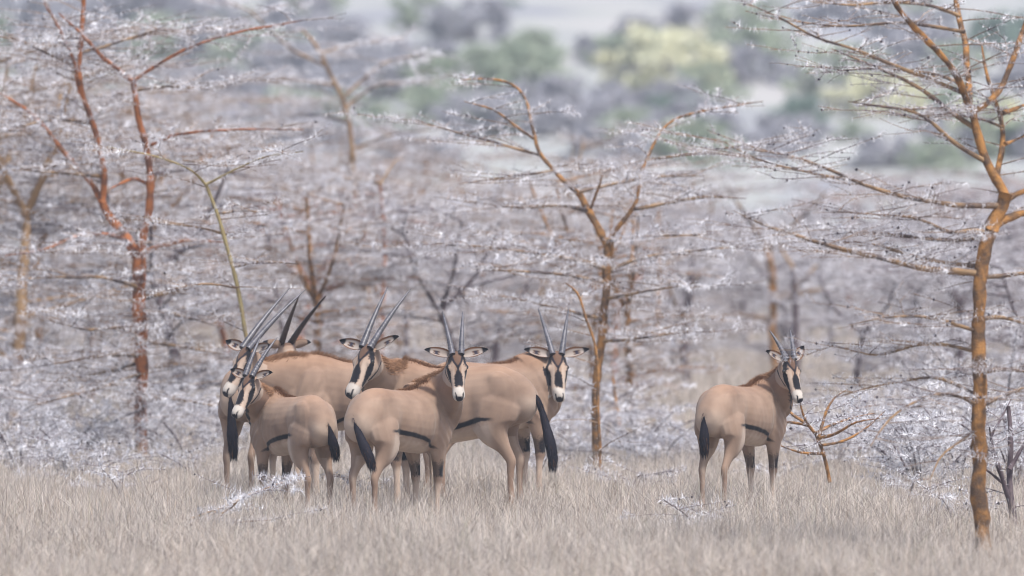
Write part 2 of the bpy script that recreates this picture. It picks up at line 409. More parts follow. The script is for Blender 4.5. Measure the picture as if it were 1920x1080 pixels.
for pts, r0, r1, dd in (
    ([(1876, 386), (1800, 386), (1720, 372), (1655, 360), (1600, 338), (1545, 312), (1480, 290), (1385, 278)], 6, 1.6, -1.2),
    ([(1600, 338), (1550, 330), (1490, 318), (1420, 300), (1350, 262)], 3, 1.3, -.8),
    ([(1836, 512), (1770, 508), (1700, 496), (1640, 480), (1560, 462), (1490, 440), (1440, 425), (1375, 395)], 7, 1.8, -1.5),
    ([(1838, 500), (1770, 492), (1700, 478), (1660, 462), (1600, 452)], 5, 1.8, 1.0),
    ([(1852, 445), (1800, 452), (1740, 450), (1680, 440), (1600, 432), (1560, 440)], 4, 1.5, .8),
    ([(1850, 435), (1815, 425), (1800, 440), (1770, 438), (1748, 415), (1700, 405), (1640, 402), (1560, 395)], 5, 1.4, -.6),
    ([(1848, 302), (1790, 270), (1755, 235), (1720, 208), (1650, 200), (1590, 190)], 5, 1.8, -.6),
    ([(1828, 240), (1790, 215), (1740, 175), (1700, 150), (1650, 128), (1600, 108), (1560, 92)], 5, 2.0, .5),
    ([(1822, 180), (1750, 150), (1690, 128), (1640, 108), (1590, 88), (1530, 72), (1470, 36), (1395, 4)], 5, 1.6, -.9),
    ([(1812, 165), (1770, 140), (1700, 132), (1640, 128), (1570, 132)], 4, 1.5, .6),
    ([(1810, 60), (1740, 48), (1680, 40), (1620, 48), (1560, 50), (1500, 40)], 4, 1.5, .3),
    ([(1800, 30), (1740, 8), (1680, 2), (1600, 10), (1520, 4)], 4, 1.5, -.8),
    ([(1880, 240), (1850, 225), (1800, 215), (1740, 220), (1690, 215)], 3, 1.3, .9),
    ([(1830, 620), (1770, 600), (1720, 590), (1650, 596), (1590, 610)], 4, 1.4, -.7),
    ([(1832, 660), (1790, 650), (1740, 640), (1690, 655), (1640, 670), (1540, 640)], 4, 1.4, .9),
    ([(1832, 740), (1790, 720), (1750, 700), (1700, 716), (1650, 720), (1580, 740)], 4, 1.4, .4),
    ([(1834, 760), (1800, 740), (1760, 735), (1700, 760), (1660, 790), (1625, 850)], 4, 1.6, -1.0),
    ([(1838, 600), (1870, 590), (1930, 610)], 5, 3, .4), ([(1838, 700), (1880, 690), (1940, 700)], 5, 3, -.5),
    ([(1838, 760), (1880, 742), (1940, 720)], 5, 3, .5), ([(1838, 520), (1900, 516), (1945, 508)], 5, 3, .2),
    ([(1836, 800), (1800, 830), (1760, 850), (1745, 900)], 3, 1.4, -.4)):
    tlimb(T, pts, r0, r1, D, dd, k=5, sp=.075, L=(.2, .7), level=1, flat=.8, r0=.0048, own=1.0)
T.finish_crown(.026, (.028, .058), .0022)
T.emit('thorn_tree', P(1848, 1062, D), M['bark_orange'], 'orange barked thorn tree with forked trunk close at the right edge of the photo')

# left red tree
D = 95.0
T = Tree(12)
tlimb(T, [(268, 885), (265, 810), (264, 700), (262, 600), (262, 510), (258, 470)], 13, 12, D, k=9)
tlimb(T, [(258, 480), (240, 452), (222, 428), (205, 405), (188, 372)], 11, 8, D, .3, k=8)
tlimb(T, [(190, 378), (170, 340), (140, 305), (118, 285), (95, 250), (50, 205), (0, 175)], 6, 3, D, .8, sp=.09, L=(.4, 1.2), level=1)
tlimb(T, [(192, 378), (197, 330), (186, 270), (172, 225), (155, 180), (148, 130), (152, 80), (156, 20), (158, -30)], 6, 4, D, -.3, sp=.09, L=(.4, 1.2), level=1)
tlimb(T, [(150, 175), (140, 120), (110, 50), (85, 10), (75, -20)], 4, 3, D, -.3, sp=.15, L=(.4, 1.1), level=1)
tlimb(T, [(262, 478), (272, 430), (280, 380), (282, 320), (272, 270), (258, 215), (250, 165), (248, 148)], 8, 5, D, -.2, sp=.25, L=(.3, .9), level=1)
tlimb(T, [(248, 152), (222, 132), (190, 105), (150, 60), (110, 25)], 4.5, 2.5, D, -.6, sp=.09, L=(.4, 1), level=1)
tlimb(T, [(252, 150), (290, 125), (340, 95), (400, 72), (470, 55), (530, 45), (575, 36)], 3.5, 1.5, D, -1.0, sp=.16, L=(.3, .7), level=1)
tlimb(T, [(284, 272), (320, 254), (380, 246), (450, 242), (570, 243)], 3.5, 1.3, D, -.8, sp=.16, L=(.3, .8), level=1)
tlimb(T, [(278, 345), (250, 332), (225, 345), (205, 355)], 3.5, 2.5, D, -.5)
tlimb(T, [(255, 470), (235, 450), (210, 440), (150, 440), (80, 470), (10, 480)], 5, 2, D, -1.2, sp=.09, L=(.4, 1.2), level=1)
tlimb(T, [(262, 478), (300, 460), (350, 450), (430, 455)], 5, 2, D, -1.0, sp=.09, L=(.4, 1.2), level=1)
for pts, r0, dd in (([(262, 640), (245, 622), (225, 612), (160, 620), (90, 600)], 5, -1.4), ([(264, 680), (220, 692), (160, 705), (110, 712)], 4, .8),
                    ([(264, 580), (310, 585), (370, 600), (420, 615)], 4, -1.), ([(262, 540), (200, 520), (100, 520), (10, 525)], 4, -1.3),
                    ([(262, 560), (330, 545), (420, 525)], 4, .5), ([(266, 745), (340, 750), (420, 765)], 3, -1.5), ([(264, 640), (340, 650), (420, 665)], 4, -.6),
                    ([(264, 665), (180, 668), (60, 690)], 4, -1.6), ([(266, 700), (180, 730), (60, 760)], 4, -2.0),
                    ([(188, 330), (120, 325), (20, 318)], 4, -1.), ([(175, 230), (100, 220), (0, 250)], 4, -1.), ([(150, 130), (80, 95), (0, 60)], 4, -.8),
                    ([(152, 100), (220, 80), (290, 55), (390, 60)], 3, .6), ([(275, 290), (340, 300), (430, 310)], 3, .8), ([(250, 170), (330, 160), (400, 170)], 3, -.6)):
    tlimb(T, pts, r0, 1.6, D, dd, k=4, sp=.10, L=(.4, 1.2), level=1, flat=.9, own=1.0)
T.finish_crown(.030, (.03, .06), .0028)
T.emit('thorn_tree', P(268, 880, D), M['bark_red'], 'red barked thorn tree with U shaped fork left of the herd')

# middle tree
D = 93.0
T = Tree(13)
tlimb(T, [(1118, 895), (1116, 800), (1115, 740), (1122, 680), (1130, 610), (1136, 550), (1140, 490), (1139, 455)], 7.5, 8.5, D, k=8)
tlimb(T, [(1139, 460), (1128, 432), (1110, 410), (1098, 385), (1084, 358)], 8, 6, D, .2, k=8)
tlimb(T, [(1086, 362), (1062, 342), (1035, 318), (1008, 285), (1000, 245), (992, 200), (978, 168), (955, 154), (915, 146), (865, 150)], 4.5, 1.8, D, .5, sp=.2, L=(.3, .8), level=1)
tlimb(T, [(1138, 452), (1170, 412), (1198, 378), (1195, 345), (1212, 300), (1235, 250), (1262, 222), (1330, 205), (1430, 190)], 4.5, 1.6, D, .5, sp=.16, L=(.3, .9), level=1)
tlimb(T, [(1108, 390), (1122, 355), (1132, 320)], 3, 2, D, -.3, sp=.2, L=(.3, .8), level=1)
tlimb(T, [(1000, 260), (970, 240), (930, 205), (870, 190)], 3, 1.4, D, -.3, sp=.16, L=(.3, .8), level=1)
for pts, r0, dd in (([(1140, 505), (1090, 488), (1020, 478), (940, 465), (800, 455)], 5, -.8), ([(1142, 508), (1170, 492), (1220, 480), (1300, 470), (1420, 460)], 5, .5),
                    ([(1138, 530), (1100, 522), (1040, 512), (960, 508), (880, 505)], 4, -1.), ([(1190, 392), (1260, 378), (1330, 368), (1400, 372)], 4, .8),
                    ([(1100, 395), (1060, 385), (980, 390), (880, 380)], 4, .8), ([(1138, 450), (1220, 442), (1330, 440)], 4, -1.), ([(1136, 560), (1200, 548), (1310, 530)], 4, -1.),
                    ([(1132, 600), (1060, 580), (960, 560)], 4, -.8), ([(1128, 640), (1200, 635), (1300, 620)], 4, -.8), ([(1085, 360), (1150, 345), (1230, 330), (1320, 330)], 3, .4),
                    ([(1010, 290), (940, 270), (860, 250), (780, 225)], 3, .4), ([(1040, 320), (960, 330), (860, 345)], 3, -.5), ([(1210, 300), (1290, 290), (1400, 270)], 3, -.6)):
    tlimb(T, pts, r0, 1.5, D, dd, k=4, sp=.14, L=(.4, 1.1), level=1, flat=.9, own=1.0)
T.finish_crown(.026, (.04, .07), .0028)
T.emit('thorn_tree', P(1118, 892, D), M['bark_orange'], 'orange thorn tree with bent forked trunk behind the two oryx facing the camera')

# yellow-green young tree behind the herd's left end
D = 89.0
T = Tree(14)
tlimb(T, [(520, 905), (490, 760), (460, 620), (448, 550), (436, 500), (420, 440), (402, 385), (386, 345)], 4.5, 3.3, D, k=7, sp=.3, L=(.3, .9), level=1)
tlimb(T, [(386, 347), (370, 325), (330, 305), (280, 290), (200, 275)], 2.6, 1.3, D, -.5, sp=.14, L=(.3, .8), level=1)
tlimb(T, [(387, 345), (420, 328), (460, 308), (500, 292), (570, 284)], 2.6, 1.3, D, -.4, sp=.14, L=(.3, .8), level=1)
for pts, r0, dd in (([(410, 400), (450, 394), (500, 398)], 2.5, .4), ([(425, 440), (370, 425), (300, 420)], 2.5, .4), ([(440, 500), (490, 490), (560, 495)], 2.5, -.4), ([(448, 540), (380, 530), (310, 545)], 2.5, -.4)):
    tlimb(T, pts, r0, 1.2, D, dd, k=4, sp=.16, L=(.3, .8), level=1, own=1.0)
T.finish_crown(.03, (.035, .07), .0024)
T.emit('thorn_tree', P(520, 900, D), M['bark_yellow'], 'slender yellow green thorn tree rising behind the oryx with the longest grey horns', cat='thorn tree')

# slender sapling stem at the orange tree's foot
T = Tree(15); D = 89.0
tlimb(T, [(1126, 890), (1124, 830), (1120, 760), (1122, 690), (1112, 630), (1095, 590), (1085, 545), (1060, 530)], 4, 2, D, k=6, sp=.2, L=(.3, .8), level=1)
T.finish_crown(.03, (.035, .07), .0024)
T.emit('thorn_sapling', P(1126, 893, D), M['bark_orange'], 'thin crooked orange sapling in front of the trunk beside the right facing oryx ear', cat='sapling')

# small shrub beside the lone oryx
T = Tree(16); D = 83.0
b = [(1556, 905), (1545, 850), (1536, 825), (1528, 812)]
tlimb(T, b, 3.8, 3, D, k=6)
for pts, dd in (([(1528, 812), (1508, 790), (1500, 755), (1495, 740)], -.3), ([(1530, 812), (1560, 795), (1600, 782), (1640, 775)], .4), ([(1536, 822), (1570, 815), (1600, 790), (1650, 785)], -.4),
                ([(1520, 800), (1480, 790), (1440, 795)], -.3), ([(1540, 835), (1580, 830), (1630, 800), (1660, 770)], .3), ([(1515, 795), (1480, 775), (1462, 745)], .3), ([(1545, 850), (1500, 850), (1450, 830)], -.4), ([(1535, 820), (1545, 780), (1560, 745), (1590, 730)], .2)):
    tlimb(T, pts, 3.4, 1.4, D, dd, k=6, sp=.14, L=(.2, .5), level=1, flat=.3, r0=.003, own=1)
T.finish_crown(.035, (.03, .06), .0022)
T.emit('thorn_shrub', P(1556, 905, D), M['bark_orange'], 'small bare orange stemmed thorn shrub just right of the lone oryx', cat='thorn shrub', twig='twig_dark')

# dark stemmed shrub at the right edge
T = Tree(17); D = 77.0
for pts, r0, dd in (([(1902, 985), (1896, 930), (1892, 880), (1896, 800), (1890, 760)], 8, .2), ([(1900, 960), (1880, 900), (1862, 850), (1855, 800)], 6, -.2), ([(1893, 880), (1915, 840), (1940, 800)], 5, .1),
                    ([(1880, 905), (1850, 880), (1822, 868)], 3, -.3), ([(1862, 850), (1830, 820), (1800, 790), (1765, 780)], 3, .3), ([(1858, 820), (1880, 780), (1900, 740)], 3, .3)):
    tlimb(T, pts, r0, r0 * .5, D, dd, k=6, sp=.2, L=(.25, .7), level=1, flat=.3, r0=.005, own=.3)
T.finish_crown(.03, (.035, .07), .0024)
T.emit('thorn_shrub', P(1902, 990, D), M['bark_dark'], 'dark purple stemmed shrub behind the orange trunk at the right edge', cat='thorn shrub', twig='twig_dark')

# fallen thorny branch in the grass in front of the herd
T = Tree(18); D = 75.5
for pts, dd in (([(330, 1000), (400, 962), (460, 930), (520, 908), (560, 892)], 1.2), ([(415, 965), (440, 945), (462, 928)], -.2), ([(400, 985), (450, 978), (520, 975)], -.4), ([(350, 975), (390, 960), (430, 948)], .3)):
    tlimb(T, pts, 3, 1.5, D, dd, k=5, sp=.07, L=(.12, .4), level=1, flat=.6, r0=.003, own=2)
T.finish_crown(.018, (.035, .065), .0024)
T.emit('fallen_branch', P(330, 1030, D), M['bark_dark'], 'fallen grey branch full of white thorns lying in the grass in front of the herd', cat='branch', twig='twig_dark')

# low white thorn bushes
def low_bush(seed, px, py, D, W, H, label, n=9, group=None, sp=.018):
    T = Tree(seed); r = T.r; b = P(px, py, D); b[2] = float(ground_z(b[0], b[1]))
    for k in range(n):
        a = r.uniform(0, 6.28); e = b + np.array((math.cos(a) * W * r.uniform(.4, 1), math.sin(a) * W * .8, H * r.uniform(.35, 1)))
        m = b + (e - b) * .45 + np.array((0, 0, H * .2))
        q, rr_ = T.limb([b, m, e], [.012, .008, .003], 4, .1)
        T.seg.append((q[:-1], q[1:], 1)); T.sprout(q, rr_, .10, (.2, .55), 1, .6, .15, 1.0, .004)
    T.finish_crown(sp, (.035, .065), .0026)
    T.emit('thorn_shrub', b, M['bark_dark'], label, cat='thorn shrub', twig='twig_dark', group=group)
low_bush(31, 130, 880, 95, 1.1, .75, 'low white thorned shrub spreading in the grass at the left edge')
low_bush(32, 1230, 875, 94, 1.0, .42, 'low white thorned shrub between the orange sapling and the lone oryx')
low_bush(33, 1730, 885, 86, .9, .9, 'white thorned shrub left of the right orange trunk')
low_bush(34, 330, 850, 104, .9, .8, 'low thorned shrub between the red trunk and the herd')
low_bush(35, 20, 800, 105, 1.3, 1.5, 'tall tangled white thorned shrub at the far left edge', 14)
low_bush(36, 1075, 850, 101, .9, .7, 'low thorned shrub left of the orange tree foot')
for i, (px, D, W, H) in enumerate(((40, 92, 1.0, .8), (150, 90, .8, .6), (260, 97, .9, .7), (360, 94, .8, .55), (-10, 99, 1.2, 1.2), (120, 102, 1.2, 1.1), (1100, 96, .9, .5), (1200, 98, 1.0, .6), (1290, 95, .7, .4),
                                  (1560, 92, .9, .6), (1680, 90, 1.0, .8), (1800, 88, 1.0, 1.0), (1900, 86, .9, 1.1), (1760, 96, 1.1, 1.2), (1880, 95, 1.2, 1.4), (640, 96, 1.0, .8), (800, 98, 1.0, .8), (960, 97, 1.0, .8), (480, 98, 1.0, .8), (1010, 103, 1.1, .9), (720, 104, 1.1, 1.0))):
    lab = unique('low white thorned scrub ' + where(px) + (', nearer' if D < 93 else ', middle' if D < 98 else ', farther'), W, 'smaller', 'larger')
    if lab: low_bush(140 + i, px, 880, D, W, H, lab, 9, 'low white thorned scrub at the foot of the thicket', .024)
low_bush(37, 1640, 850, 97, 1.2, .8, 'spreading thorned shrub behind the small orange shrub')

for i, (px, py, D) in enumerate(((60, 905, 88), (230, 925, 86), (1180, 905, 87), (1330, 1010, 77), (1700, 940, 84), (1010, 905, 90), (1790, 960, 79), (640, 930, 83.5), (1460, 925, 90), (380, 905, 90))):
    low_bush(120 + i, px, py, D, .45, .32, ('thin thorny sprig in the grass ' + where(px) + (', nearer' if D < 82 else '')), 4, 'thorny sprigs in the grass', .024)
# small dark or orange stems seen in the thicket
def stem_tree(seed, pts, r0, r1, D, bark, label, forks=(), thorn=1.0, name='thorn_tree', twig='twig'):
    T = Tree(seed)
    tlimb(T, pts, r0, r1, D, .2, k=7, sp=.25, L=(.4, 1.2), level=1, start=.35)
    for f in forks: tlimb(T, f, r1, 1.5, D, T.r.uniform(-.8, .8), k=4, sp=.15, L=(.4, 1.0), level=1, own=1.0)
    T.finish_crown(.03 / thorn, (.04, .07), .0034)
    b = P(pts[0][0], pts[0][1], D)
    T.emit(name, b, M[bark], label, twig=twig)
stem_tree(41, [(1452, 735), (1450, 640), (1450, 560), (1446, 500), (1436, 462)], 9, 7, 132, 'bark_orange', 'blurred orange trunk standing behind the lone oryx horns', [[(1436, 465), (1410, 420), (1380, 380), (1360, 340)], [(1440, 470), (1480, 430), (1530, 380), (1560, 350)], [(1448, 600), (1400, 590), (1340, 585)], [(1450, 560), (1520, 545), (1600, 540)]])
stem_tree(42, [(1240, 760), (1234, 680), (1232, 600), (1236, 500), (1232, 420), (1240, 380)], 5, 3, 122, 'bark_orange', 'thin blurred orange trunk right of the middle orange tree', [[(1236, 500), (1280, 480), (1340, 470)], [(1236, 450), (1200, 420), (1150, 400)], [(1240, 385), (1290, 350), (1330, 330)]])
stem_tree(43, [(1290, 752), (1286, 700), (1282, 640), (1290, 580), (1294, 520), (1302, 470)], 10, 5, 125, 'bark_dark', 'blurred dark trunk between the middle orange tree and the lone oryx', [[(1290, 600), (1265, 570), (1250, 520), (1265, 470)], [(1294, 540), (1330, 500), (1360, 470)]], twig='twig_dark')
stem_tree(44, [(762, 790), (760, 700), (762, 610), (755, 560), (742, 510), (728, 470)], 6, 3, 118, 'bark_dark', 'dark forked trunk rising behind the long horned oryx in the middle', [[(758, 575), (775, 530), (770, 490)], [(742, 510), (700, 490), (650, 480)]], twig='twig_dark')
stem_tree(45, [(1495, 745), (1492, 640), (1490, 560), (1488, 500)], 9, 5, 128, 'bark_dark', 'blurred dark trunk right of the lone oryx horns', [[(1490, 540), (1530, 500), (1560, 460)], [(1488, 505), (1460, 460), (1470, 420)]], twig='twig_dark')
stem_tree(46, [(172, 800), (172, 760), (174, 730), (178, 690), (170, 640)], 7, 4, 116, 'bark_red', 'short red brown trunk left of the red barked tree', [[(174, 690), (130, 660), (90, 650)], [(170, 640), (200, 600), (240, 590)]])
stem_tree(47, [(84, 810), (82, 760), (80, 700), (90, 640)], 6, 3, 114, 'bark_red', 'thin red brown trunk near the left edge below the tangle', [[(82, 700), (40, 660), (10, 640)], [(90, 650), (120, 600), (160, 580)]])
stem_tree(48, [(1168, 880), (1164, 830), (1160, 780), (1150, 720), (1148, 690)], 4, 2, 100, 'bark_orange', 'short thin orange stem right of the middle trunk', [[(1160, 780), (1190, 740), (1230, 720)]])
stem_tree(49, [(700, 640), (690, 560), (668, 380), (655, 230), (640, 180), (610, 120), (590, 80), (560, 50)], 6, 3, 120, 'bark_tan', 'tall tan thorn tree reaching above the others left of centre', [[(655, 230), (600, 215), (500, 215)], [(650, 200), (700, 160), (800, 150)], [(615, 125), (540, 90), (470, 20), (420, 0)], [(600, 100), (680, 80), (760, 70)], [(670, 400), (760, 380), (850, 390)], [(660, 280), (740, 250), (840, 240)], [(640, 185), (720, 115), (800, 100)], [(630, 160), (560, 150), (480, 150)]], thorn=1.3)
stem_tree(50, [(545, 830), (540, 700), (520, 560), (505, 480), (500, 400), (480, 350)], 5, 3, 112, 'bark_dark', 'dark crooked trunk half hidden behind the dark horned oryx', [[(500, 400), (560, 370), (610, 350), (650, 310)], [(505, 430), (450, 400), (430, 340)], [(505, 480), (590, 470), (660, 460)]])
stem_tree(51, [(720, 840), (715, 640), (722, 480), (718, 400), (712, 340)], 5, 3, 111, 'bark_red', 'red brown trunk fading into the thicket above the middle oryx', [[(714, 345), (740, 300), (760, 290)], [(714, 345), (660, 330), (610, 345), (560, 380)], [(718, 400), (790, 395), (850, 400)], [(722, 470), (650, 450), (590, 440)]])

# ---- thicket of generic trees (six kinds, copied)
def far_kind(seed, h, s, bark, twig, nl=22):
    T = generic_tree(seed, h, s, nl, 1.0, .042, .0034)
    return (T.wood.mesh('trunk', [M[bark]], True), T.crown.mesh('crown', [M[twig], M['thorn'], M['gall']]))
KINDS = [far_kind(61, 3.5, 1.9, 'bark_tan', 'twig'), far_kind(62, 3.0, 1.7, 'bark_red', 'twig'), far_kind(63, 3.9, 2.1, 'bark_tan', 'twig', 25),
         far_kind(64, 2.6, 1.7, 'bark_dark', 'twig_dark'), far_kind(65, 3.3, 1.8, 'bark_orange', 'twig'), far_kind(66, 2.2, 1.6, 'bark_dark', 'twig_dark', 18)]
def thicket():
    r = random.Random(5); spots = []
    rows = [(103, 8), (109, 8), (116, 9), (124, 10), (133, 10), (143, 11), (155, 12), (168, 12), (182, 13), (198, 14)]
    for D0, n in rows:
        half = D0 * .052 + .6
        for i in range(n):
            x = -half + 2 * half * (i + .5) / n + r.uniform(-.5, .5); y = D0 + r.uniform(-2.5, 2.5)
            px = 960 + x / y * FPX
            if y < 145 and 1235 < px < 1400 and r.random() < .75: continue   # open grass seen past the dark trunk
            if y < 112 and 1380 < px < 1700: continue
            if (y < 126 and 1240 < px < 1350) or (y < 130 and 1425 < px < 1515) or (y < 118 and 705 < px < 805): continue
            spots.append((x, y, px))
    look = ('tall tan stemmed', 'red stemmed', 'tallest tan stemmed', 'low dark stemmed', 'orange stemmed', 'small dark stemmed')
    for i, (x, y, px) in enumerate(spots):
        k = r.randrange(6)
        if px > 1350: k = r.choice((3, 5))       # lower growth on the right
        if y > 150 and px > 850 : k = r.choice((1, 3, 5))
        rz = r.uniform(0, 6.28); s = r.uniform(.85, 1.1) * (1.12 if px < 420 else .82 if 760 < px < 1400 else .92)
        lab = unique(f'{look[k]} bare thorn tree {where(px)}, {depth_word(y)}', s, 'shorter', 'taller')
        if not lab: continue
        e = empty('thorn_tree', (x, y, float(ground_z(x, y)) - .03), rz); e.scale = (s, s, s)
        tag(e, lab, 'thorn tree', 'acacias massed in the blurred grey thicket')
        link('trunk', KINDS[k][0], e); link('crown', KINDS[k][1], e)
thicket()

# ------------------------------------------------------------------ hillside bushes
def leaf_mesh(seed, W, Hh, n, leaf, flat, mats):
    r = np.random.default_rng(seed); mb = MB()
    mb.tube([(0, 0, -.4), (.1, 0, Hh * .4), (.0, .1, Hh * .7)], [.16, .12, .07], 6, 0)
    wood = mb.mesh('trunk', [mats[0]])
    cl = []
    for _ in range(34):
        a, q = r.uniform(0, 6.28), math.sqrt(r.uniform(0, 1))
        z = Hh * (r.uniform(.72, .98) if flat else r.uniform(.15, 1) * math.sqrt(1 - .7 * q * q))
        cl.append((math.cos(a) * q * W, math.sin(a) * q * W, z, r.uniform(.14, .3) * W))
    cl = np.array(cl); i = r.integers(0, len(cl), n)
    g = r.normal(0, 1, (n, 3)); g /= np.linalg.norm(g, axis=1)[:, None]; g *= r.uniform(.5, 1, (n, 1))
    c = cl[i, :3] + g * cl[i, 3:4] * ((1, 1, .35) if flat else (1, 1, .8))
    a = r.normal(0, 1, (n, 3)); a /= np.linalg.norm(a, axis=1)[:, None]; b = np.cross(a, r.normal(0, 1, (n, 3))); b /= np.linalg.norm(b, axis=1)[:, None]
    l = leaf * r.uniform(.6, 1.4, (n, 1))
    V = np.stack([c - a * l, c + b * l * .6, c + a * l, c - b * l * .6], 1).reshape(-1, 3)
    F = (np.arange(n) * 4)[:, None] + np.arange(4)
    m2 = MB(); m2.add(V, F)
    return wood, m2.mesh('crown', [mats[1]])
LEAF = {'pale': mat('leaf_pale', (.80, .78, .56), .8, noise=(1.2, (.72, .72, .52), .4, .6)), 'green': mat('leaf_green', (.33, .40, .30), .8, noise=(1.2, (.44, .48, .37), .4, .6)),
        'dark': mat('leaf_dark', (.19, .27, .23), .8, noise=(1.2, (.25, .32, .27), .4, .6)), 'grey': mat('leafless_grey', (.36, .36, .41), .9, noise=(1.2, (.42, .41, .45), .4, .6))}
BK = {}
for i, (c, fl) in enumerate((('pale', False), ('green', False), ('dark', True), ('dark', False), ('grey', False), ('green', True))):
    BK[(c, fl)] = leaf_mesh(80 + i, 2.6, 3.4, 5200, .13, fl, [M['bark_dark'], LEAF[c]])
def hill_D(px, py):
    """depth where the view ray at this pixel meets the hillside"""
    for D in np.arange(180, 900, 4.0):
        p = P(px, py, D)
        if p[2] <= float(ground_z(p[0], p[1])): return D
    return 880.0
def bush(px, py, wpx, hpx, kind, flat, label, cat='bush', group=None):
    """bush whose foot stands at (px,py+hpx/2)"""
    D = hill_D(px, py + hpx / 2); p = P(px, py + hpx / 2, D); s = wpx * D / FPX / 5.6; sh = hpx * D / FPX / 3.5
    e = empty('bush' if not flat else 'flat_topped_tree', p, px * 1.7); e.scale = (s, s, sh)
    tag(e, label, cat, group)
    wd, cr = BK[(kind, flat)]; link('trunk', wd, e); link('crown', cr, e)
bush(1245, 115, 250, 140, 'pale', False, 'large pale yellow green bush blurred on the hillside above the herd', 'bush')
bush(1640, 178, 210, 90, 'pale', False, 'pale yellow bush on the hillside left of the right tree')
bush(1860, 240, 190, 110, 'pale', False, 'pale yellow bush on the hillside behind the upper right trunk')
bush(925, 22, 130, 50, 'dark', True, 'dark green flat topped tree at the top of the hillside', 'tree')
bush(1250, 200, 130, 50, 'dark', False, 'dark green bush below the large pale yellow bush')
bush(1500, 205, 120, 60, 'dark', False, 'dark green bush just left of the pale yellow bush on the hill')
bush(1045, 215, 100, 50, 'dark', False, 'dark green bush at the foot of the hill right of centre')
bush(1000, 85, 120, 60, 'green', False, 'green bush left of the large pale yellow bush')
bush(900, 130, 180, 90, 'green', False, 'wide grey green bush in the middle of the hillside')
bush(500, 95, 260, 80, 'green', False, 'wide light green bush on the hill above the left part of the herd')
bush(400, 150, 160, 60, 'green', False, 'green bush seen between the upper branches of the left tree')
bush(640, 200, 120, 60, 'dark', False, 'dark bush behind the tall tan thorn tree')
bush(1400, 25, 150, 50, 'green', True, 'green flat topped tree near the upper right of the hillside', 'tree')
bush(1870, 70, 170, 110, 'dark', False, 'dark blue green bush at the upper right corner')
bush(1700, 60, 170, 80, 'grey', False, 'grey leafless bush behind the upper right branches')
bush(300, 60, 200, 70, 'green', False, 'grey green bush high on the hill at the upper left')
rb = random.Random(3)
for i in range(125):
    px, py = rb.uniform(-80, 2000), rb.uniform(0, 300); wd = rb.uniform(90, 230)
    pos = ('atop' if py < 50 else 'high up' if py < 100 else 'halfway up' if py < 150 else 'below halfway up' if py < 200 else 'low on' if py < 250 else 'at the foot of') + ' the hill ' + where(px)
    kind, txt = ('green', 'hazy green bush ') if i % 3 == 2 else ('grey', 'grey leafless bush ')
    lab = unique(txt + pos, wd)
    if lab: bush(px, py, wd, wd * (.45 if kind == 'green' else .42), kind, False, lab, 'bush', f'{kind} bushes scattered on the hillside')

# ------------------------------------------------------------------ oryx
TAN = np.array((.305, .212, .160)); TANB = np.array((.31, .175, .105)); CREAM = np.array((.58, .46, .38)); WHITE = np.array((.50, .455, .415))
BLACK = np.array((.010, .009, .015)); BROWN = np.array((.16, .075, .04)); MANE = np.array((.25, .13, .07))

def sm(a, b, x): t = np.clip((x - a) / (b - a), 0, 1); return t * t * (3 - 2 * t)
def lerp(c, tgt, wgt): return c * (1 - wgt[:, None]) + np.asarray(tgt)[None] * wgt[:, None]
def etube(mb, ctr, U, Wd, ru, rw, k=20):
    """elliptic tube: axes U (depth) and Wd (side) given per station; rounded closed ends"""
    ctr = np.asarray(ctr, float); n = len(ctr)
    ang = np.arange(k) * 2 * math.pi / k
    V = ctr[:, None] + np.asarray(U)[:, None] * (np.asarray(ru)[:, None] * np.sin(ang)[None])[..., None] + np.asarray(Wd)[:, None] * (np.asarray(rw)[:, None] * np.cos(ang)[None])[..., None]
    i = np.arange(n - 1)[:, None] * k + np.arange(k)[None]; j = np.arange(n - 1)[:, None] * k + (np.arange(k)[None] + 1) % k
    F = np.stack([i, j, j + k, i + k], -1).reshape(-1, 4)
    base = mb.n; mb.add(V.reshape(-1, 3), F)
    mb.L.append(np.arange(k)[::-1] + base); mb.C.append(np.array([k])); mb.MI.append(np.array([0]))
    mb.L.append(np.arange(k) + base + (n - 1) * k); mb.C.append(np.array([k])); mb.MI.append(np.array([0]))
def resample(stations, n):
    """Catmull-Rom through rows"""
    s = np.asarray(stations, float); m = len(s); t = np.linspace(0, m - 1, n); i = np.clip(t.astype(int), 0, m - 2); f = (t - i)[:, None]
    p0 = s[np.clip(i - 1, 0, m - 1)]; p1 = s[i]; p2 = s[i + 1]; p3 = s[np.clip(i + 2, 0, m - 1)]
    return .5 * ((2 * p1) + (-p0 + p2) * f + (2 * p0 - 5 * p1 + 4 * p2 - p3) * f ** 2 + (-p0 + 3 * p1 - 3 * p2 + p3) * f ** 3)

#        x     top   bot   halfwidth
TORSO = [(-.715, .91, .84, .03), (-.70, .965, .79, .085), (-.65, 1.03, .72, .12), (-.55, 1.095, .70, .155), (-.42, 1.14, .69, .175), (-.25, 1.14, .665, .19),
         (-.05, 1.12, .635, .215), (.12, 1.125, .61, .22), (.26, 1.16, .60, .195), (.38, 1.19, .615, .165), (.48, 1.17, .655, .135), (.57, 1.09, .70, .12), (.62, 1.0, .78, .06)]
